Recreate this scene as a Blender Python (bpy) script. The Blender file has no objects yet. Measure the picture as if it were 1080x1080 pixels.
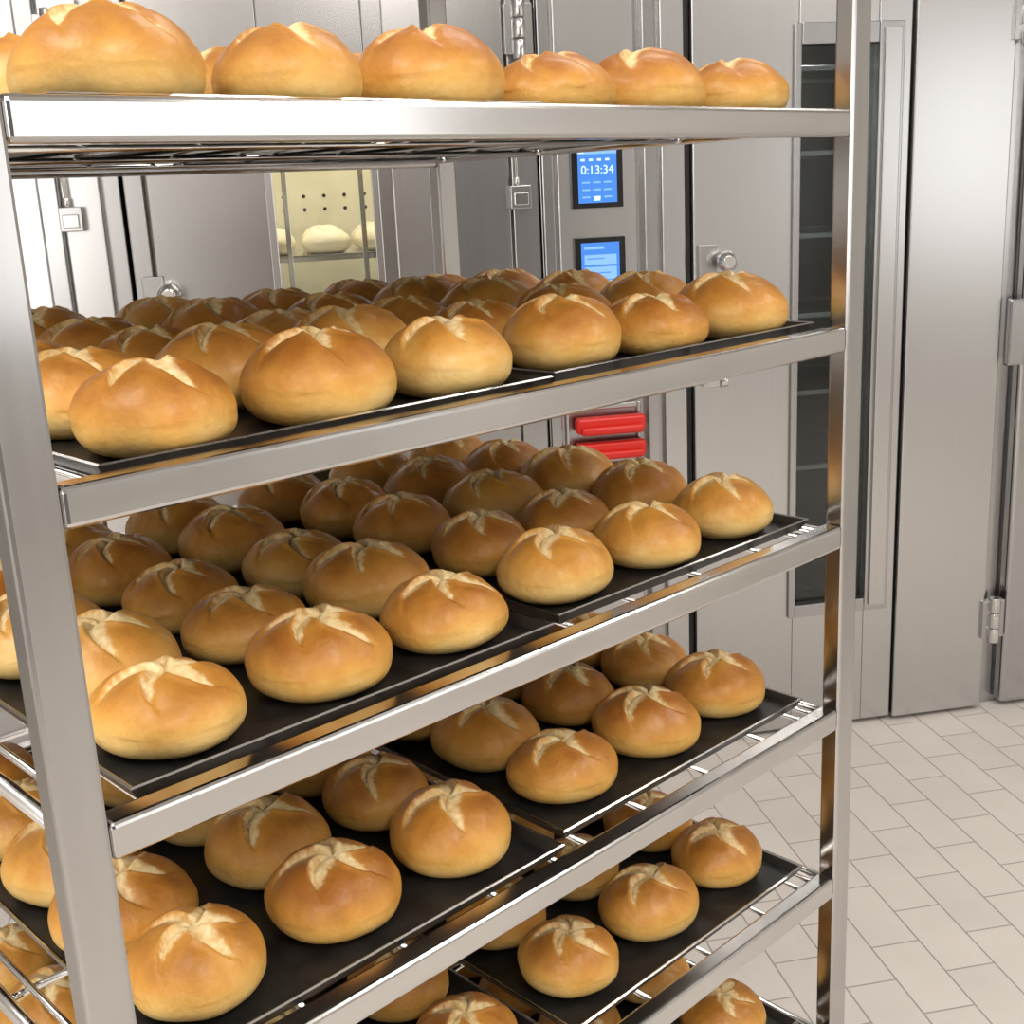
import bpy, bmesh, math, random
from mathutils import Matrix, Vector, noise
random.seed(7)
scene = bpy.context.scene
try:
    scene.view_settings.view_transform = 'Standard'
except Exception:
    pass

# ------------------------------------------------------------------ materials
def new_mat(name):
    m = bpy.data.materials.new(name); m.use_nodes = True
    nt = m.node_tree; b = nt.nodes['Principled BSDF']
    return m, nt, b
def N(nt, t, **kw):
    n = nt.nodes.new(t)
    for k, v in kw.items(): setattr(n, k, v)
    return n
def ramp(nt, fac, stops):
    r = N(nt, 'ShaderNodeValToRGB')
    els = r.color_ramp.elements
    while len(els) < len(stops): els.new(0.5)
    for e, (p, c) in zip(els, stops):
        e.position = p; e.color = (c[0], c[1], c[2], 1) if not isinstance(c, (int, float)) else (c, c, c, 1)
    nt.links.new(fac, r.inputs[0]); return r
def simple(name, col, rough=0.5, metal=0.0, emit=None, es=1.0, noise_amt=0.06):
    m, nt, b = new_mat(name)
    tc = N(nt, 'ShaderNodeTexCoord'); nz = N(nt, 'ShaderNodeTexNoise'); nz.inputs['Scale'].default_value = 12
    nt.links.new(tc.outputs['Object'], nz.inputs['Vector'])
    r = ramp(nt, nz.outputs['Fac'], [(0.3, [c*(1-noise_amt) for c in col]), (0.7, [min(1, c*(1+noise_amt)) for c in col])])
    nt.links.new(r.outputs[0], b.inputs['Base Color'])
    b.inputs['Roughness'].default_value = rough; b.inputs['Metallic'].default_value = metal
    if emit:
        b.inputs['Emission Color'].default_value = (*emit, 1); b.inputs['Emission Strength'].default_value = es
    return m
def steel(name, col, r0, r1, scl, smudge=0.25, bump=0.006, var=0.07):
    m, nt, b = new_mat(name)
    tc = N(nt, 'ShaderNodeTexCoord')
    mp = N(nt, 'ShaderNodeMapping'); mp.inputs['Scale'].default_value = scl
    nt.links.new(tc.outputs['Object'], mp.inputs[0])
    br = N(nt, 'ShaderNodeTexNoise'); br.inputs['Scale'].default_value = 1; br.inputs['Detail'].default_value = 3
    nt.links.new(mp.outputs[0], br.inputs['Vector'])
    sm = N(nt, 'ShaderNodeTexNoise'); sm.inputs['Scale'].default_value = 3; sm.inputs['Detail'].default_value = 3
    nt.links.new(tc.outputs['Object'], sm.inputs['Vector'])
    mx = N(nt, 'ShaderNodeMath', operation='MULTIPLY'); mx.inputs[1].default_value = smudge
    nt.links.new(sm.outputs['Fac'], mx.inputs[0])
    ad = N(nt, 'ShaderNodeMath', operation='ADD')
    mb = N(nt, 'ShaderNodeMath', operation='MULTIPLY'); mb.inputs[1].default_value = 1 - smudge
    nt.links.new(br.outputs['Fac'], mb.inputs[0]); nt.links.new(mb.outputs[0], ad.inputs[0]); nt.links.new(mx.outputs[0], ad.inputs[1])
    c = ramp(nt, ad.outputs[0], [(0.25, [v*(1-var) for v in col]), (0.75, [min(1, v*(1+var)) for v in col])])
    nt.links.new(c.outputs[0], b.inputs['Base Color'])
    rr = N(nt, 'ShaderNodeMapRange'); rr.inputs[1].default_value = 0.3; rr.inputs[2].default_value = 0.7
    rr.inputs[3].default_value = r0; rr.inputs[4].default_value = r1
    nt.links.new(ad.outputs[0], rr.inputs[0]); nt.links.new(rr.outputs[0], b.inputs['Roughness'])
    b.inputs['Metallic'].default_value = 1
    if bump > 0:
        bp = N(nt, 'ShaderNodeBump'); bp.inputs['Strength'].default_value = bump; bp.inputs['Distance'].default_value = 0.001
        nt.links.new(br.outputs['Fac'], bp.inputs['Height']); nt.links.new(bp.outputs[0], b.inputs['Normal'])
    return m
M_door = steel('brushed_door_steel', (0.565, 0.56, 0.56), 0.25, 0.27, (350, 350, 0.8), 0.2, 0, 0.03)
M_door2 = steel('brushed_panel_steel', (0.465, 0.462, 0.465), 0.23, 0.25, (350, 350, 0.8), 0.2, 0, 0.03)
M_rack = steel('rack_steel', (0.56, 0.55, 0.54), 0.12, 0.26, (3, 60, 60), 0.7, 0.003, 0.15)
M_post = steel('post_steel', (0.48, 0.47, 0.465), 0.13, 0.26, (60, 60, 3), 0.7, 0.003, 0.15)
M_chrome = simple('polished_steel', (0.70, 0.69, 0.68), 0.16, 1.0)
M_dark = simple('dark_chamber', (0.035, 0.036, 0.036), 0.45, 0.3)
M_gap = simple('shadow_gasket', (0.02, 0.02, 0.02), 0.6)
M_cream = simple('lit_chamber', (0.80, 0.755, 0.62), 0.35, 0.1)
M_dough = simple('pale_dough', (0.74, 0.66, 0.50), 0.6)
M_red = simple('red_plastic', (0.68, 0.02, 0.012), 0.3)
M_bezel = simple('screen_bezel', (0.01, 0.01, 0.012), 0.15)
M_scr = simple('screen_blue', (0.01, 0.05, 0.15), 0.3, 0, (0.07, 0.27, 0.85), 0.95)
M_scr2 = simple('screen_pale', (0.05, 0.1, 0.2), 0.3, 0, (0.28, 0.56, 0.98), 0.95)
M_text = simple('screen_text', (0.1, 0.2, 0.3), 0.4, 0, (0.75, 0.95, 1.0), 1.1)
M_wall = simple('painted_wall', (0.70, 0.685, 0.66), 0.7, 0, None, 1, 0.03)
M_ceil = simple('ceiling_paint', (0.70, 0.69, 0.675), 0.8, 0, None, 1, 0.02)
M_rubber = simple('castor_rubber', (0.05, 0.05, 0.05), 0.6)
M_wframe = simple('added_frame_paint', (0.25, 0.25, 0.26), 0.5)  # frames of the added windows and the added door
M_dpaint = simple('added_door_paint', (0.10, 0.105, 0.115), 0.5)  # dark tone of the added door, mirrored softly in the steel

def tray_mat():
    m, nt, b = new_mat('black_tray_coating')
    tc = N(nt, 'ShaderNodeTexCoord'); nz = N(nt, 'ShaderNodeTexNoise'); nz.inputs['Scale'].default_value = 30; nz.inputs['Detail'].default_value = 8
    nt.links.new(tc.outputs['Object'], nz.inputs['Vector'])
    c = ramp(nt, nz.outputs['Fac'], [(0.35, (0.008, 0.008, 0.009)), (0.75, (0.030, 0.028, 0.027))])
    nt.links.new(c.outputs[0], b.inputs['Base Color'])
    b.inputs['Roughness'].default_value = 0.4; b.inputs['Specular IOR Level'].default_value = 0.4
    return m
M_tray = tray_mat()

def glass_mat(name, tint, refl):
    m = bpy.data.materials.new(name); m.use_nodes = True; nt = m.node_tree
    for n in list(nt.nodes): nt.nodes.remove(n)
    o = N(nt, 'ShaderNodeOutputMaterial'); t = N(nt, 'ShaderNodeBsdfTransparent'); t.inputs[0].default_value = (*tint, 1)
    g = N(nt, 'ShaderNodeBsdfGlossy'); g.inputs['Roughness'].default_value = 0.03
    f = N(nt, 'ShaderNodeFresnel'); f.inputs[0].default_value = refl
    mx = N(nt, 'ShaderNodeMixShader')
    nt.links.new(f.outputs[0], mx.inputs[0]); nt.links.new(t.outputs[0], mx.inputs[1]); nt.links.new(g.outputs[0], mx.inputs[2])
    nt.links.new(mx.outputs[0], o.inputs[0]); return m
M_glass_d = glass_mat('tinted_glass', (0.66, 0.70, 0.70), 1.6)
M_glass_c = glass_mat('clear_glass', (0.95, 0.96, 0.93), 1.35)

def crust():
    m, nt, b = new_mat('golden_crust')
    L = nt.links.new
    tc = N(nt, 'ShaderNodeTexCoord'); oi = N(nt, 'ShaderNodeObjectInfo')
    at = N(nt, 'ShaderNodeAttribute'); at.attribute_name = 'cut'
    ath = N(nt, 'ShaderNodeAttribute'); ath.attribute_name = 'bake'
    addv = N(nt, 'ShaderNodeVectorMath', operation='ADD')
    sc = N(nt, 'ShaderNodeVectorMath', operation='SCALE'); sc.inputs[0].default_value = (7, 13, 5); L(oi.outputs['Random'], sc.inputs['Scale'])
    L(tc.outputs['Object'], addv.inputs[0]); L(sc.outputs[0], addv.inputs[1])
    nz = N(nt, 'ShaderNodeTexNoise'); nz.inputs['Scale'].default_value = 26; nz.inputs['Detail'].default_value = 7; nz.inputs['Roughness'].default_value = 0.6
    L(addv.outputs[0], nz.inputs['Vector'])
    s1 = N(nt, 'ShaderNodeMath', operation='MULTIPLY_ADD'); s1.inputs[1].default_value = 0.95; L(nz.outputs['Fac'], s1.inputs[0]); L(ath.outputs['Fac'], s1.inputs[2])
    s2 = N(nt, 'ShaderNodeMath', operation='MULTIPLY_ADD'); s2.inputs[1].default_value = 0.36; L(oi.outputs['Random'], s2.inputs[0]); L(s1.outputs[0], s2.inputs[2])
    s3 = N(nt, 'ShaderNodeMath', operation='SUBTRACT'); s3.inputs[1].default_value = 0.61; L(s2.outputs[0], s3.inputs[0])
    c = ramp(nt, s3.outputs[0], [(0.0, (0.83, 0.57, 0.215)), (0.27, (0.75, 0.43, 0.110)), (0.58, (0.62, 0.285, 0.048)), (1.0, (0.38, 0.135, 0.018))])
    nf = N(nt, 'ShaderNodeTexNoise'); nf.inputs['Scale'].default_value = 170; nf.inputs['Detail'].default_value = 5; L(addv.outputs[0], nf.inputs['Vector'])
    cc = ramp(nt, nf.outputs['Fac'], [(0.3, (0.82, 0.58, 0.25)), (0.7, (0.95, 0.78, 0.46))])
    ml = N(nt, 'ShaderNodeMath', operation='MULTIPLY_ADD'); ml.inputs[1].default_value = 0.8; ml.use_clamp = True
    nsub = N(nt, 'ShaderNodeMath', operation='SUBTRACT'); nsub.inputs[1].default_value = 0.49; L(nf.outputs['Fac'], nsub.inputs[0])
    L(nsub.outputs[0], ml.inputs[0]); L(at.outputs['Fac'], ml.inputs[2])
    gate = N(nt, 'ShaderNodeMapRange'); gate.inputs[1].default_value = 0.0; gate.inputs[2].default_value = 0.4; L(at.outputs['Fac'], gate.inputs[0])
    mg = N(nt, 'ShaderNodeMath', operation='MULTIPLY'); L(ml.outputs[0], mg.inputs[0]); L(gate.outputs[0], mg.inputs[1])
    mx = N(nt, 'ShaderNodeMix', data_type='RGBA'); L(mg.outputs[0], mx.inputs['Factor']); L(c.outputs[0], mx.inputs['A']); L(cc.outputs[0], mx.inputs['B'])
    L(mx.outputs['Result'], b.inputs['Base Color'])
    rv = N(nt, 'ShaderNodeMapRange'); rv.inputs[1].default_value = 0.3; rv.inputs[2].default_value = 0.7; rv.inputs[3].default_value = 0.37; rv.inputs[4].default_value = 0.55; L(nz.outputs['Fac'], rv.inputs[0])
    rg = N(nt, 'ShaderNodeMath', operation='MULTIPLY_ADD'); rg.inputs[1].default_value = 0.3; rg.use_clamp = True; L(at.outputs['Fac'], rg.inputs[0]); L(rv.outputs[0], rg.inputs[2]); L(rg.outputs[0], b.inputs['Roughness'])
    b.inputs['Specular IOR Level'].default_value = 0.42
    ct = N(nt, 'ShaderNodeMapRange'); ct.inputs[3].default_value = 0.12; ct.inputs[4].default_value = 0.0; L(at.outputs['Fac'], ct.inputs[0]); L(ct.outputs[0], b.inputs['Coat Weight'])
    b.inputs['Coat Roughness'].default_value = 0.24
    bp = N(nt, 'ShaderNodeBump'); bp.inputs['Strength'].default_value = 0.75; bp.inputs['Distance'].default_value = 0.001
    hm = N(nt, 'ShaderNodeMath', operation='MULTIPLY_ADD'); hm.inputs[1].default_value = 1.8; L(nz.outputs['Fac'], hm.inputs[0]); L(nf.outputs['Fac'], hm.inputs[2])
    L(hm.outputs[0], bp.inputs['Height']); L(bp.outputs[0], b.inputs['Normal'])
    return m
M_crust = crust()

def floor_mat():
    m, nt, b = new_mat('floor_tiles'); L = nt.links.new
    tc = N(nt, 'ShaderNodeTexCoord'); mp = N(nt, 'ShaderNodeMapping'); mp.inputs['Rotation'].default_value = (0, 0, math.radians(90))
    L(tc.outputs['Object'], mp.inputs[0])
    br = N(nt, 'ShaderNodeTexBrick'); br.inputs['Scale'].default_value = 1
    br.inputs['Brick Width'].default_value = 0.2; br.inputs['Row Height'].default_value = 0.1
    br.inputs['Mortar Size'].default_value = 0.0020; br.inputs['Mortar Smooth'].default_value = 0.3
    br.inputs['Color1'].default_value = (0.76, 0.71, 0.665, 1); br.inputs['Color2'].default_value = (0.71, 0.665, 0.625, 1); br.inputs['Mortar'].default_value = (0.38, 0.35, 0.325, 1)
    L(mp.outputs[0], br.inputs['Vector'])
    nz = N(nt, 'ShaderNodeTexNoise'); nz.inputs['Scale'].default_value = 6; nz.inputs['Detail'].default_value = 8; L(tc.outputs['Object'], nz.inputs['Vector'])
    r = ramp(nt, nz.outputs['Fac'], [(0.3, 0.93), (0.7, 1.0)])
    mx = N(nt, 'ShaderNodeMix', data_type='RGBA', blend_type='MULTIPLY'); mx.inputs['Factor'].default_value = 1
    L(br.outputs['Color'], mx.inputs['A']); L(r.outputs[0], mx.inputs['B']); L(mx.outputs['Result'], b.inputs['Base Color'])
    b.inputs['Roughness'].default_value = 0.5
    bp = N(nt, 'ShaderNodeBump'); bp.invert = True; bp.inputs['Strength'].default_value = 0.4; bp.inputs['Distance'].default_value = 0.002
    L(br.outputs['Fac'], bp.inputs['Height']); L(bp.outputs[0], b.inputs['Normal'])
    return m
M_floor = floor_mat()

# ------------------------------------------------------------------ mesh helpers
class MB:
    def __init__(s, mats): s.bm = bmesh.new(); s.mats = mats
    def box(s, x0, x1, y0, y1, z0, z1, mi=0):
        r = bmesh.ops.create_cube(s.bm, size=1, matrix=Matrix.Translation(((x0+x1)/2, (y0+y1)/2, (z0+z1)/2)) @ Matrix.Diagonal((x1-x0, y1-y0, z1-z0, 1)))
        for v in r['verts']:
            for f in v.link_faces: f.material_index = mi
        return s
    def cyl(s, p0, p1, rad, mi=0, seg=16, rad2=None):
        p0 = Vector(p0); p1 = Vector(p1); d = p1-p0
        q = d.to_track_quat('Z', 'Y').to_matrix().to_4x4()
        r = bmesh.ops.create_cone(s.bm, cap_ends=True, segments=seg, radius1=rad, radius2=rad if rad2 is None else rad2, depth=d.length, matrix=Matrix.Translation((p0+p1)/2) @ q)
        for v in r['verts']:
            for f in v.link_faces:
                f.material_index = mi
                if len(f.verts) == 4: f.smooth = True
        return s
    def holed(s, x0, x1, y0, y1, z0, z1, h, mi=0):
        hx0, hx1, hz0, hz1 = h
        s.box(x0, hx0, y0, y1, z0, z1, mi); s.box(hx1, x1, y0, y1, z0, z1, mi)
        s.box(hx0, hx1, y0, y1, z0, hz0, mi); s.box(hx0, hx1, y0, y1, hz1, z1, mi)
        return s
    def holedx(s, x0, x1, y0, y1, z0, z1, h, mi=0):
        hy0, hy1, hz0, hz1 = h
        s.box(x0, x1, y0, hy0, z0, z1, mi); s.box(x0, x1, hy1, y1, z0, z1, mi)
        s.box(x0, x1, hy0, hy1, z0, hz0, mi); s.box(x0, x1, hy0, hy1, hz1, z1, mi)
        return s
    def done(s, name, parent=None, bevel=0.0, mw=None, seg=2):
        me = bpy.data.meshes.new(name); s.bm.to_mesh(me); s.bm.free()
        for m in s.mats: me.materials.append(m)
        o = bpy.data.objects.new(name, me); scene.collection.objects.link(o)
        if parent: o.parent = parent
        if mw is not None: o.matrix_world = mw
        if bevel:
            b = o.modifiers.new('bevel', 'BEVEL'); b.width = bevel; b.segments = seg; b.limit_method = 'ANGLE'; b.angle_limit = math.radians(50)
        return o
def empty(name, mw=None):
    e = bpy.data.objects.new(name, None); scene.collection.objects.link(e); e.empty_display_size = 0.1
    if mw is not None: e.matrix_world = mw
    return e

# ------------------------------------------------------------------ room shell
X0, X1, Y0, Y1, H = -3.2, 4.0, -2.8, 3.9, 2.9
MB([M_floor]).box(X0, X1, Y0, Y1, -0.05, 0).done('floor')
MB([M_ceil]).box(X0, X1, Y0, Y1, H, H+0.05).done('ceiling')
MB([M_wall]).box(X0, X1, Y1, Y1+0.1, -0.05, H+0.05).done('wall_back')
MB([M_wall]).holed(X0, X1, Y0-0.1, Y0, -0.05, H+0.05, (-3.1, -1.5, 0.9, 2.3)).done('wall_front')
MB([M_wall]).box(X0-0.1, X0, Y0-0.1, Y1+0.1, -0.05, H+0.05).done('wall_left')
MB([M_wall]).holedx(X1, X1+0.1, Y0-0.1, Y1+0.1, -0.05, H+0.05, (-2.6, -0.2, 0.9, 2.3)).done('wall_right')
# added dark double door behind the viewer, there to grade the steel reflections
dr = empty('added_door_1')
b = MB([M_dpaint, M_wframe, M_chrome])
b.box(0.25, 1.12, Y0+0.002, Y0+0.045, 0.01, 2.18, 0); b.box(1.13, 2.00, Y0+0.002, Y0+0.045, 0.01, 2.18, 0)
b.box(0.17, 0.24, Y0+0.002, Y0+0.06, 0.0, 2.27, 1); b.box(2.01, 2.08, Y0+0.002, Y0+0.06, 0.0, 2.27, 1); b.box(0.24, 2.01, Y0+0.002, Y0+0.06, 2.19, 2.27, 1)
for x in (1.04, 1.21):
    b.cyl((x, Y0+0.09, 0.95), (x, Y0+0.09, 1.25), 0.012, 2)
    b.cyl((x, Y0+0.04, 0.97), (x, Y0+0.09, 0.97), 0.009, 2); b.cyl((x, Y0+0.04, 1.23), (x, Y0+0.09, 1.23), 0.009, 2)
b.done('added_door_leaves', dr, 0.004)
wn = empty('added_window_1')  # added opening out of view, carries low front light under the shelves
b = MB([M_wframe]); b.holed(-3.1, -1.5, Y0-0.08, Y0-0.02, 0.9, 2.3, (-3.04, -1.56, 0.96, 2.24))
b.box(-2.32, -2.28, Y0-0.08, Y0-0.02, 0.96, 2.24)
b.done('added_window_bars', wn, 0.004)
def window_fill_light(loc, rot, sx, en, par):  # fill lamp set behind an added window
    l = bpy.data.lights.new('window_fill_light', 'AREA'); l.shape = 'RECTANGLE'; l.size = sx; l.size_y = 1.3; l.energy = en; l.color = (1.0, 0.98, 0.95)
    o = bpy.data.objects.new('window_fill_light', l); scene.collection.objects.link(o); o.location = loc; o.rotation_euler = rot; o.parent = par
window_fill_light((-2.3, Y0-0.09, 1.6), (math.radians(90), 0, 0), 1.5, 42, wn)
wn2 = empty('added_window_2')  # second added opening out of view, lights rack front and right oven panel
b = MB([M_wframe]); b.holedx(X1+0.02, X1+0.08, -2.6, -0.2, 0.9, 2.3, (-2.54, -0.26, 0.96, 2.24))
b.box(X1+0.02, X1+0.08, -1.43, -1.37, 0.96, 2.24)
b.done('added_window_bars', wn2, 0.004)
window_fill_light((X1+0.09, -1.4, 1.6), (math.radians(90), 0, math.radians(90)), 2.3, 22, wn2)

# ------------------------------------------------------------------ ovens
FY = 2.836
def knob(x, z, parent):
    b = MB([M_chrome, M_door2])
    b.box(x-0.058, x-0.012, FY-0.012, FY, z-0.075, z+0.04, 1)
    b.cyl((x-0.035, FY-0.012, z-0.05), (x-0.035, FY-0.018, z-0.05), 0.010, 0, 16)
    b.cyl((x, FY, z), (x, FY-0.035, z), 0.012, 0, 20)
    b.cyl((x, FY-0.03, z), (x, FY-0.05, z), 0.020, 0, 28, 0.026)
    b.cyl((x, FY-0.05, z), (x, FY-0.066, z), 0.026, 0, 28, 0.014)
    b.done('door_knob', parent, 0.002)
def switch(x, z, parent):
    b = MB([M_chrome, M_door2])
    b.box(x-0.024, x+0.024, FY-0.03, FY, z-0.026, z+0.026, 1)
    b.box(x-0.017, x+0.017, FY-0.036, FY-0.03, z-0.018, z+0.010, 0)
    b.cyl((x-0.006, FY-0.015, z+0.026), (x-0.006, FY-0.015, z+0.045), 0.008, 0, 14)
    b.done('door_switch', parent, 0.002)
    cu = bpy.data.curves.new('switch_cable', 'CURVE'); cu.dimensions = '3D'; cu.bevel_depth = 0.004; cu.bevel_resolution = 3
    sp = cu.splines.new('NURBS'); pts = [(x-0.006, FY-0.015, z+0.04), (x-0.006, FY-0.02, z+0.08), (x-0.012, FY-0.022, z+0.11), (x-0.03, FY-0.015, z+0.14), (x-0.034, FY-0.01, z+0.2), (x-0.034, FY, z+0.28)]
    sp.points.add(len(pts)-1)
    for p, c in zip(sp.points, pts): p.co = (*c, 1)
    sp.use_endpoint_u = True; sp.order_u = 3
    cu.materials.append(M_chrome)
    o = bpy.data.objects.new('switch_cable', cu); scene.collection.objects.link(o); o.parent = parent
def hinge(x, z, parent, h=0.13):
    b = MB([M_chrome, M_door2])
    b.box(x-0.032, x+0.032, FY-0.022, FY, z-h/2+0.012, z+h/2-0.012, 1)
    n = 3
    for i in range(n):
        za = z-h/2+i*h/n
        b.cyl((x, FY-0.026, za+0.002), (x, FY-0.026, za+h/n-0.002), 0.015, 0, 20)
    b.done('door_hinge', parent, 0.0015)

ov = empty('rack_oven')
b = MB([M_door2, M_dark, M_gap])
b.box(0.606, 0.955, FY+0.012, 3.75, 0.0, 2.25, 0)
b.box(0.955, 1.80, FY+0.05, 3.75, 1.98, 2.25, 0)
b.box(0.955, 1.80, FY+0.05, 3.75, 0.0, 0.14, 0)
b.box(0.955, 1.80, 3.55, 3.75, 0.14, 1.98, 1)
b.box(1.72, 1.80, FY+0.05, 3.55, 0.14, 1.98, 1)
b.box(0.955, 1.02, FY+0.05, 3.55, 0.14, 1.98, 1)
b.box(0.957, 1.80, FY+0.03, FY+0.05, 2.0, 2.25, 0)
b.done('body', ov, 0.003)
gh = (1.237, 1.438, 0.362, 1.754)
MB([M_door]).holed(0.973, 1.523, FY, FY+0.045, 0.012, 1.98, gh).done('door_leaf', ov, 0.003)
MB([M_door]).box(1.527, 1.788, FY-0.012, FY+0.045, 0.012, 1.98).done('door_side_panel', ov, 0.004)
MB([M_door2]).holed(1.222, 1.50, FY-0.010, FY-0.001, 0.33, 1.80, (1.240, 1.435, 0.365, 1.751)).done('window_frame', ov, 0.003)
MB([M_door]).box(1.445, 1.49, FY-0.018, FY-0.008, 0.345, 1.785).done('window_stile', ov, 0.003)
MB([M_glass_d]).box(1.236, 1.44, FY+0.014, FY+0.02, 0.36, 1.756).done('window_glass', ov)
b = MB([M_door, M_dark])
for i in range(9):
    z = 0.30+i*0.2
    b.box(1.05, 1.70, FY+0.10, FY+0.115, z, z+0.014)
    b.box(1.05, 1.70, FY+0.50, FY+0.515, z, z+0.014)
b.box(1.405, 1.435, FY+0.08, FY+0.11, 0.16, 1.95); b.box(1.12, 1.14, FY+0.48, FY+0.50, 0.16, 1.95)
b.done('inner_rack_rails', ov, 0.002)
MB([M_gap]).box(0.957, 0.971, FY+0.018, FY+0.05, 0.02, 1.98).done('door_gasket', ov)
b = MB([M_door, M_door2])
b.box(0.645, 0.835, FY, FY+0.014, 0.95, 2.2, 0)
b.box(0.850, 0.880, FY-0.012, FY+0.014, 0.02, 2.2, 1)
b.box(0.895, 0.952, FY-0.004, FY+0.014, 0.02, 2.2, 0)
b.box(0.608, 0.635, FY-0.006, FY+0.014, 0.02, 2.2, 1)
b.holed(0.645, 0.835, FY, FY+0.014, 0.70, 0.94, (0.655, 0.825, 0.79, 0.925), 0)
b.box(0.645, 0.835, FY, FY+0.014, 0.02, 0.69, 0)
b.done('control_column_panels', ov, 0.003)
def screen(xc, zc, w, h, kind):
    b = MB([M_bezel, M_scr, M_scr2, M_text])
    b.box(xc-w/2, xc+w/2, FY-0.010, FY, zc-h/2, zc+h/2, 0)
    iw, ih = w*0.76, h*0.85
    b.box(xc-iw/2, xc+iw/2, FY-0.0108, FY-0.0095, zc-ih/2, zc+ih/2, 1)
    y0, y1 = FY-0.0116, FY-0.0105
    if kind == 0:
        b.box(xc-iw/2, xc+iw/2, y0, y1, zc+ih*0.36, zc+ih*0.5, 2)
        b.box(xc-iw/2, xc-iw*0.34, y0-0.0003, y1, zc+ih*0.38, zc+ih*0.48, 3)
        for i in range(4):
            b.box(xc-iw*0.42+i*iw*0.21, xc-iw*0.42+i*iw*0.21+iw*0.10, y0-0.0005, y1, zc+ih*0.24, zc+ih*0.28, 3)
        for j in range(3):
            for i in range(3):
                b.box(xc-iw*0.40+i*iw*0.28, xc-iw*0.40+i*iw*0.28+iw*0.2, y0, y1, zc-ih*(0.12+j*0.13)-ih*0.03, zc-ih*(0.12+j*0.13), 2)
        b.box(xc-iw*0.1, xc+iw*0.06, y0-0.0003, y1, zc-ih*0.46, zc-ih*0.38, 3)
    else:
        b.box(xc-iw*0.42, xc+iw*0.1, y0, y1, zc+ih*0.38, zc+ih*0.43, 2)
        b.box(xc-iw*0.42, xc+iw*0.42, y0, y1, zc+ih*0.10, zc+ih*0.28, 2)
        b.box(xc-iw*0.42, xc+iw*0.42, y0, y1, zc-ih*0.35, zc+ih*0.06, 2)
        for j in range(4):
            b.box(xc-iw*0.36, xc+iw*(0.1+0.08*j), y0-0.0005, y1, zc+ih*(0.2-0.13*j), zc+ih*(0.22-0.13*j), 1)
    b.done('touch_screen', ov)
    if kind == 0:
        cu = bpy.data.curves.new('timer_digits', 'FONT'); cu.body = '0:13:34'; cu.size = 0.027; cu.align_x = 'CENTER'; cu.extrude = 0.0004
        cu.materials.append(M_text)
        o = bpy.data.objects.new('timer_digits', cu); scene.collection.objects.link(o)
        o.location = (xc, FY-0.0122, zc+0.002); o.rotation_euler = (math.radians(90), 0, 0); o.parent = ov
screen(0.738, 1.480, 0.122, 0.150, 0)
screen(0.740, 1.262, 0.122, 0.150, 1)
b = MB([M_red])
for z in (0.888, 0.826):
    b.box(0.664, 0.838, FY-0.035, FY+0.0, z-0.016, z+0.024)
    b.box(0.672, 0.830, FY-0.05, FY-0.03, z-0.018, z+0.004)
b.done('red_holder', ov, 0.010, None, 4)
knob(1.041, 1.266, ov)
MB([M_chrome]).box(0.985, 1.03, FY-0.03, FY, 0.965, 0.99).cyl((1.03, FY-0.02, 0.977), (1.05, FY-0.02, 0.977), 0.016).done('lower_latch', ov, 0.003)
hinge(1.808, 0.267, ov); hinge(1.808, 1.80, ov)
MB([M_door2]).box(1.795, 1.845, FY-0.04, FY-0.016, 0.96, 1.13).done('hinge_lever', ov, 0.006)

pc = empty('proofing_cabinet')
b = MB([M_door2, M_cream])
b.box(-0.325, 0.602, FY+0.05, 3.75, 1.98, 2.25, 0)
b.box(-0.325, 0.602, FY+0.05, 3.75, 0.0, 0.14, 0)
b.box(-0.325, 0.602, 3.45, 3.75, 0.14, 1.98, 1)
b.box(0.54, 0.602, FY+0.012, 3.45, 0.14, 1.98, 0)
b.box(0.50, 0.54, FY+0.05, 3.45, 0.14, 1.98, 1)
b.box(-0.325, -0.285, FY+0.012, 3.45, 0.14, 1.98, 0)
b.box(-0.285, -0.25, FY+0.05, 3.45, 0.14, 1.98, 1)
b.box(-0.325, 0.602, FY+0.02, FY+0.05, 1.99, 2.25, 0)
b.done('body', pc, 0.003)
MB([M_door2]).holed(-0.275, 0.532, FY, FY+0.045, 0.012, 1.98, (-0.008, 0.218, 0.80, 1.535)).done('door_leaf', pc, 0.003)
MB([M_door]).box(0.262, 0.38, FY-0.008, FY, 0.03, 1.96).done('door_stile', pc, 0.003)
MB([M_door]).holed(-0.022, 0.232, FY-0.006, FY, 0.786, 1.549, (-0.004, 0.214, 0.804, 1.531)).done('window_frame', pc, 0.002)
MB([M_glass_c]).box(-0.008, 0.218, FY+0.014, FY+0.02, 0.80, 1.535).done('window_glass', pc)
b = MB([M_chrome, M_tray])
for z in (0.88, 1.10, 1.315):
    b.box(-0.22, 0.46, FY+0.10, FY+0.112, z, z+0.012); b.box(-0.22, 0.46, FY+0.45, FY+0.462, z, z+0.012)
    b.box(-0.22, 0.46, FY+0.09, FY+0.49, z+0.012, z+0.015, 0)
for x in (0.015, 0.19): b.box(x, x+0.012, FY+0.075, FY+0.09, 0.16, 1.95)
b.done('inner_rack', pc, 0.001)
b = MB([M_gap])
for i in range(12):
    for j in range(2): b.cyl((-0.20+i*0.055, 3.4485, 1.43+j*0.035), (-0.20+i*0.055, 3.451, 1.43+j*0.035), 0.005, 0, 12)
b.done('air_holes', pc)
knob(-0.250, 1.266, pc); switch(0.552, 1.438, pc); hinge(0.564, 1.80, pc)

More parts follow.
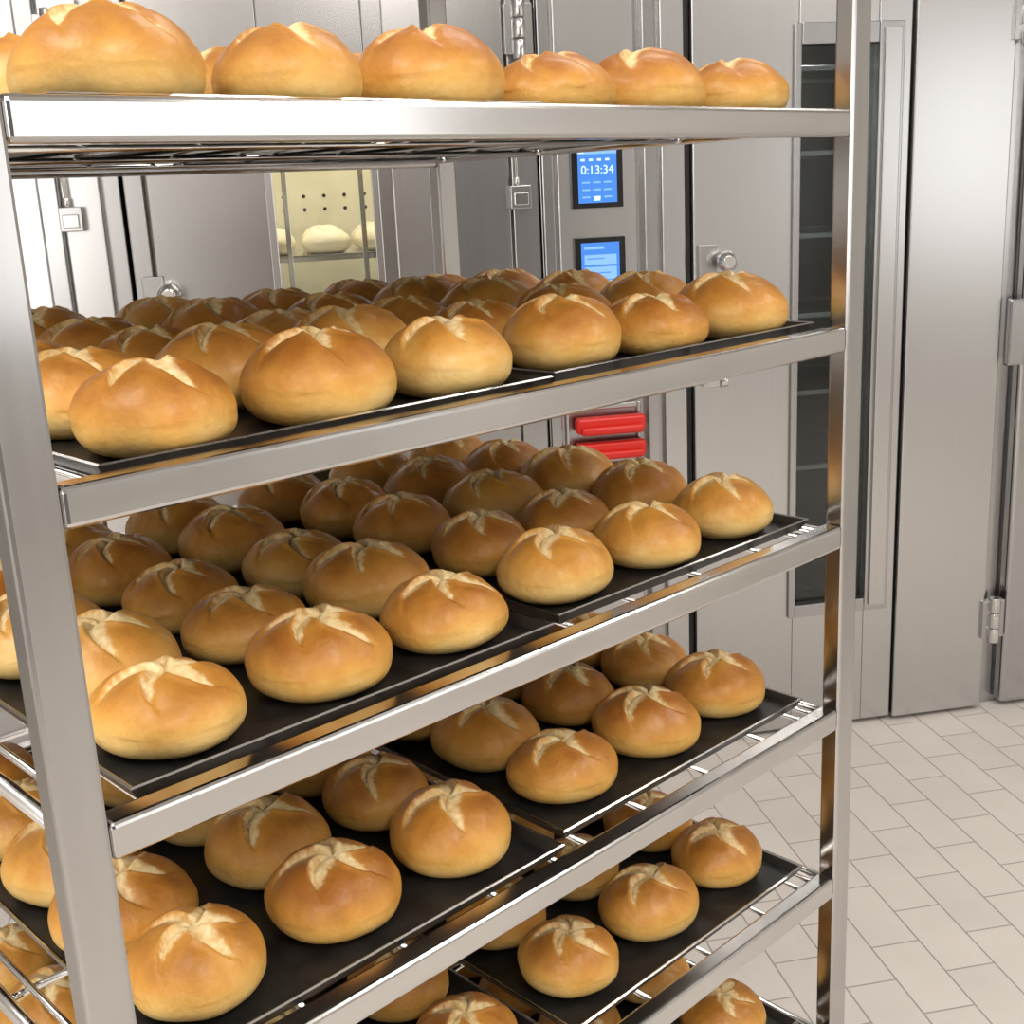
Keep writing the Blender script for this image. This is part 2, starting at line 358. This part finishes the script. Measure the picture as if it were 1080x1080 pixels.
lc = empty('storage_cabinet')
b = MB([M_door2]); b.box(-1.55, -0.335, FY+0.03, 3.75, 0.0, 2.25)
b.done('body', lc, 0.003)
MB([M_door2]).box(-1.28, -0.462, FY-0.002, FY+0.028, 0.012, 1.98).done('door_leaf', lc, 0.003)
MB([M_door]).box(-0.455, -0.375, FY+0.002, FY+0.028, 0.012, 2.2).done('door_jamb', lc, 0.003)
MB([M_door]).box(-1.24, -1.0, FY-0.012, FY-0.002, 0.03, 1.96).box(-0.62, -0.50, FY-0.010, FY-0.002, 0.03, 1.96).done('door_stiles', lc, 0.003)
switch(-0.437, 1.438, lc); hinge(-0.43, 1.80, lc)

rc = empty('cooling_cabinet')
b = MB([M_door2]); b.box(1.805, 2.9, FY+0.03, 3.75, 0.0, 2.25); b.done('body', rc, 0.003)
MB([M_door2]).box(1.848, 2.70, FY-0.015, FY+0.028, 0.012, 1.98).done('door_leaf', rc, 0.012, None, 4)
MB([M_chrome]).cyl((2.05, FY-0.06, 0.9), (2.05, FY-0.06, 1.4), 0.014).cyl((2.05, FY-0.06, 0.95), (2.05, FY-0.015, 0.95), 0.01).cyl((2.05, FY-0.06, 1.35), (2.05, FY-0.015, 1.35), 0.01).done('door_handle', rc)

# ------------------------------------------------------------------ rack trolley
ANG = math.atan2(0.55, 0.835)
RM = Matrix.Translation((0.5653, 1.168, 0)) @ Matrix.Rotation(ANG, 4, 'Z')
rack = empty('bakery_rack_trolley', RM)
W = 0.84; DEP = 0.65; PW = 0.032; PD = 0.022; TD = 0.585
levels = [1.5133, 1.2994, 1.0861, 0.8728, 0.6595, 0.446, 0.2325]
b = MB([M_post])
for x0 in (-W-PW, 0.0):
    for y0 in (-0.001, DEP-PD): b.box(x0, x0+PW, y0, y0+PD, 0.13, 1.84)
b.done('posts', rack, 0.003)
b = MB([M_rack])
for z in levels:
    b.box(-W, 0, 0, 0.022, z-0.026, z); b.box(-W, 0, DEP-0.022, DEP, z-0.026, z)
for z in (1.84, 0.155):
    b.box(-W, 0, 0, 0.022, z-0.03, z); b.box(-W, 0, DEP-0.022, DEP, z-0.03, z)
    b.box(-W-PW+0.004, -W-0.004, PD-0.001, DEP-PD, z-0.03, z); b.box(0.004, PW-0.004, PD-0.001, DEP-PD, z-0.03, z)
b.done('cross_rails', rack, 0.004, None, 3)
b = MB([M_chrome])
WR = 0.003
for z in levels:
    zc = z-0.008-WR
    for x in (-0.8325, -0.80, -0.70, -0.60, -0.50, -0.425, -0.385, -0.30, -0.20, -0.10, -0.03, -0.0075):
        b.cyl((x, 0.02, zc), (x, DEP-0.02, zc), WR, 0, 8)
    for y in (0.030, 0.22, 0.44, 0.62):
        b.cyl((-W+0.002, y, zc-2*WR), (-0.002, y, zc-2*WR), WR, 0, 8)
    for x in (-W-0.012, 0.012):
        b.cyl((x, PD-0.002, zc-0.004), (x, DEP-PD+0.002, zc-0.004), 0.006, 0, 10)
        for y in (0.030, 0.22, 0.44, 0.62):
            xa, xb = (x, -W+0.004) if x < -0.1 else (-0.004, x)
            b.cyl((xa, y, zc-2*WR), (xb, y, zc-2*WR), WR, 0, 8)
b.done('shelf_wires', rack)
b = MB([M_chrome, M_rubber])
for x in (-W-PW/2, PW/2):
    for y in (PD/2, DEP-PD/2):
        b.cyl((x, y, 0.10), (x, y, 0.132), 0.012, 0); b.box(x-0.022, x+0.022, y-0.03, y+0.03, 0.103, 0.110)
        b.box(x-0.022, x-0.018, y-0.02, y+0.03, 0.04, 0.106); b.box(x+0.018, x+0.022, y-0.02, y+0.03, 0.04, 0.106)
        b.cyl((x-0.015, y+0.01, 0.045), (x+0.015, y+0.01, 0.045), 0.045, 1, 28)
        b.cyl((x-0.023, y+0.01, 0.045), (x+0.023, y+0.01, 0.045), 0.008, 0, 12)
b.done('castors', rack, 0.001)

def tray_mesh():
    bm = bmesh.new(); w, d = 0.396, TD
    def ring(off, z):
        x0, x1, y0, y1 = off, w-off, off, d-off
        return [bm.verts.new(p) for p in ((x0, y0, z), (x1, y0, z), (x1, y1, z), (x0, y1, z))]
    rings = [ring(0.006, 0.0), ring(0.0, 0.0105), ring(0.0014, 0.0116), ring(0.0034, 0.0108), ring(0.0095, 0.0018)]
    mats = [0, 1, 1, 0]
    for k in range(len(rings)-1):
        A, B = rings[k], rings[k+1]
        for i in range(4):
            f = bm.faces.new((A[i], A[(i+1) % 4], B[(i+1) % 4], B[i])); f.material_index = mats[k]
    bm.faces.new(rings[-1]).material_index = 0
    bm.faces.new(rings[0][::-1]).material_index = 0
    me = bpy.data.meshes.new('baking_tray'); bm.to_mesh(me); bm.free()
    me.materials.append(M_tray); me.materials.append(M_chrome); return me
TM = tray_mesh()

def sstep(a, b_, x):
    t = max(0, min(1, (x-a)/(b_-a))); return t*t*(3-2*t)
TAU = 2*math.pi
def roll_mesh(seed):
    """Kaiser roll: squat dome with a stamped five-part pinwheel of overlapping petals."""
    rg = random.Random(seed); n = 5 if rg.random() < 0.85 else 4; R = 0.0565
    base = rg.random()*TAU; cuts = [base+i*TAU/n+rg.uniform(-0.14, 0.14) for i in range(n)]
    lens = [rg.uniform(0.66, 0.94) for _ in cuts]; swirl = rg.uniform(0.8, 1.4)
    wf = [rg.uniform(0.75, 1.45) for _ in cuts]
    e1, e2 = rg.uniform(0, 0.055), rg.uniform(0, 3.14)
    Hu = rg.uniform(0.0310, 0.0365); zc = 0.0245; NC, NR = 140, 80
    off = Vector((seed*3.1, seed*1.7, 0))
    bm = bmesh.new(); lc = bm.verts.layers.float.new('cut'); lb = bm.verts.layers.float.new('bake')
    rows = []
    for j in range(NR+1):
        phi = math.pi/2 - math.pi*j/NR; c, s = max(0, math.cos(phi)), math.sin(phi)
        row = []
        for i in range(NC):
            th = TAU*i/NC
            if s >= 0: r = R*c**0.97; z = zc+Hu*s
            else: r = R*c**0.75; z = zc-0.0245*min(1, abs(s)**0.8*1.12)
            rn = r/R
            m = 0; ridge = 0; deep = 0; saw = 0.5; halo = 0
            ph = th-swirl*rn
            if s > 0:
                dprev = min(((ph-a) % TAU) for a in cuts)
                dn = min(((a-ph) % TAU) for a in cuts)
                saw = dprev/(dprev+dn+1e-6)
                for a, L_, wk in zip(cuts, lens, wf):
                    d = (ph-a+math.pi) % TAU-math.pi
                    if abs(d) < 1.4:
                        wob = noise.noise(Vector((rn*6, a*5, seed)))*0.0022
                        fr = noise.noise(Vector((math.cos(th)*rn*16, math.sin(th)*rn*16, seed+9)))*0.0026
                        dist = r*math.sin(d)+wob
                        w = (0.0084*max(0, 1-(rn/L_)**2.5)+0.0012)*wk if rn < L_ else 0
                        if w > 0:
                            dd = dist-w*0.45
                            mm = 1-sstep(w*0.28, w*1.15, abs(dd)+fr); mm *= 1-sstep(L_*0.78, L_, rn)
                            m = max(m, mm)
                            fade = (1-sstep(L_*0.75, L_*1.02, rn))
                            deep = max(deep, math.exp(-((dist+0.0002)/0.0019)**2)*fade)
                        halo = max(halo, math.exp(-((dist-0.003)/0.009)**2)*(1-sstep(L_*0.75, L_*1.15, rn)))
                        ridge = max(ridge, math.exp(-((dist+0.0044)/0.0030)**2)*(1-sstep(L_*0.65, L_*1.05, rn)))
                amp = sstep(0.05, 0.3, rn)*(1-sstep(0.65, 0.98, rn))
                z += 0.0036*(saw-0.5)*amp + 0.0026*math.sin(saw*math.pi)*amp
                z += 0.0022*ridge*min(1, rn*4) - 0.0033*deep*min(1, rn*6+0.2) - 0.0018*math.exp(-(rn/0.16)**2)
                r *= 1+0.016*math.sin(saw*math.pi)-0.008
            r *= 1+e1*math.cos(2*(th-e2))
            x, y = r*math.cos(th), r*math.sin(th)
            nn = noise.noise(Vector((x*28, y*28, z*28))+off)
            r2 = 1+0.045*nn; x *= r2; y *= r2
            if s > 0: z += 0.0014*noise.noise(Vector((x*60, y*60, 3))+off)
            z = max(0, z)
            v = bm.verts.new((x, y, z)); v[lc] = m*0.95
            hz = z/0.058
            v[lb] = 0.0 + 0.70*sstep(0.12, 0.90, hz) + 0.12*math.exp(-((rn-0.6)/0.25)**2)*(1 if s > 0 else 0) - 0.22*halo
            row.append(v)
        rows.append(row)
    for j in range(NR):
        A, B = rows[j], rows[j+1]
        for i in range(NC):
            bm.faces.new((A[i], B[i], B[(i+1) % NC], A[(i+1) % NC])).smooth = True
    bmesh.ops.remove_doubles(bm, verts=rows[0]+rows[-1], dist=1e-5)
    me = bpy.data.meshes.new('bread_roll_shape'); bm.to_mesh(me); bm.free(); me.materials.append(M_crust)
    return me
RMs = [roll_mesh(k) for k in range(1, 21)]
rolls = empty('bread_rolls', RM)
cnt = 0
lsc = [1.02, 1.03, 1.01, 1.0, 0.95, 0.95, 0.95]
# per shelf: tray shift x, roll shift x (left tray, right tray), roll shift y, row pitch
place = [(0.008, 0.008, 0.004, 0.0, 0.1155), (0.007, 0.002, 0.004, 0.0, 0.1155), (0, 0.002, 0.002, 0.004, 0.1145), (0, 0.0, 0.012, 0.014, 0.1120),
         (0, 0, 0.004, 0.012, 0.1125), (0, 0, 0, 0.008, 0.113), (0, 0, 0, 0, 0.1155)]
for li, z in enumerate(levels):
    tsx, rl, rr_, rdy, pitch = place[li]
    for ti, (tx, ty) in enumerate(((-0.811, 0.028), (-0.400, 0.040))):
        tx += tsx
        ty2 = ty + random.uniform(-0.003, 0.003)
        t = bpy.data.objects.new('baking_tray', TM); scene.collection.objects.link(t)
        t.matrix_world = RM @ Matrix.Translation((tx, ty2, z-0.008))
        for j in range(5):
            for i in range(3):
                x = tx+0.0665+(rl, rr_)[ti]+0.1305*i+random.uniform(-0.006, 0.006); y = ty2+0.0615+rdy+pitch*j+random.uniform(-0.004, 0.004)
                if i == 2: x = min(x, tx+0.339)
                o = bpy.data.objects.new('roll_%03d' % cnt, random.choice(RMs)); cnt += 1
                scene.collection.objects.link(o); o.parent = rolls
                s = lsc[li]*random.uniform(0.94, 1.04)
                o.location = (x, y, z-0.0062); o.rotation_euler = (0, 0, random.uniform(0, 6.28)); o.scale = (s, s*random.uniform(0.96, 1.02), s*random.uniform(0.94, 1.06))
prolls = empty('proofing_rolls')
for zz in (0.895, 1.115, 1.33):
    for i in range(5):
        for j in range(3):
            o = bpy.data.objects.new('roll', random.choice(RMs)); scene.collection.objects.link(o); o.parent = prolls
            o.material_slots[0].link = 'OBJECT'; o.material_slots[0].material = M_dough
            o.location = (-0.15+i*0.13, FY+0.16+j*0.12, zz+0.0002); o.rotation_euler = (0, 0, random.uniform(0, 6))

# ------------------------------------------------------------------ lights
def ceil_light(x, y, w, d, power, col=(1, 0.95, 0.885)):
    b = MB([M_chrome])
    b.box(x-w/2-0.02, x+w/2+0.02, y-d/2-0.02, y-d/2, H-0.06, H); b.box(x-w/2-0.02, x+w/2+0.02, y+d/2, y+d/2+0.02, H-0.06, H)
    b.box(x-w/2-0.02, x-w/2, y-d/2, y+d/2, H-0.06, H); b.box(x+w/2, x+w/2+0.02, y-d/2, y+d/2, H-0.06, H)
    fx = b.done('ceiling_light')
    l = bpy.data.lights.new('lamp_panel', 'AREA'); l.shape = 'RECTANGLE'; l.size = w; l.size_y = d; l.energy = power; l.color = col
    o = bpy.data.objects.new('lamp_panel', l); scene.collection.objects.link(o); o.location = (x, y, H-0.05); o.parent = fx
ceil_light(-0.9, 0.1, 0.35, 1.3, 32)
ceil_light(0.6, -0.9, 0.35, 1.3, 37)
ceil_light(2.4, 0.6, 0.35, 1.3, 33)
ceil_light(0.9, 1.75, 1.3, 0.3, 14)
ceil_light(-1.2, -1.6, 1.3, 0.35, 32)
l = bpy.data.lights.new('chamber_lamp', 'AREA'); l.shape = 'RECTANGLE'; l.size = 0.5; l.size_y = 0.1; l.energy = 4.6; l.color = (1, 0.93, 0.76)
o = bpy.data.objects.new('chamber_lamp', l); scene.collection.objects.link(o); o.location = (0.12, FY+0.12, 1.94); o.parent = pc
l = bpy.data.lights.new('added_oven_lamp', 'AREA'); l.size = 0.2; l.energy = 5; l.color = (1, 0.95, 0.85)  # added lamp, brightens the inner rails behind the glass
o = bpy.data.objects.new('added_oven_lamp', l); scene.collection.objects.link(o); o.location = (1.35, FY+0.3, 1.95); o.parent = ov
w = bpy.data.worlds.new('world'); scene.world = w; w.use_nodes = True
w.node_tree.nodes['Background'].inputs[0].default_value = (0.9, 0.92, 1, 1); w.node_tree.nodes['Background'].inputs[1].default_value = 0.3

# ------------------------------------------------------------------ camera
cam = bpy.data.cameras.new('camera'); cam.sensor_width = 36; cam.lens = 42.5; cam.clip_start = 0.02
co = bpy.data.objects.new('camera', cam); scene.collection.objects.link(co)
r = Vector((0.9814, -0.1857, -0.0473)).normalized(); bk = Vector((-0.1678, -0.9519, 0.2555)).normalized()
up = bk.cross(r).normalized(); r = up.cross(bk)
m = Matrix.Identity(4)
for i in range(3): m[i][0] = r[i]; m[i][1] = up[i]; m[i][2] = bk[i]
m.translation = Vector((0, 0, 1.45)); co.matrix_world = m
scene.camera = co
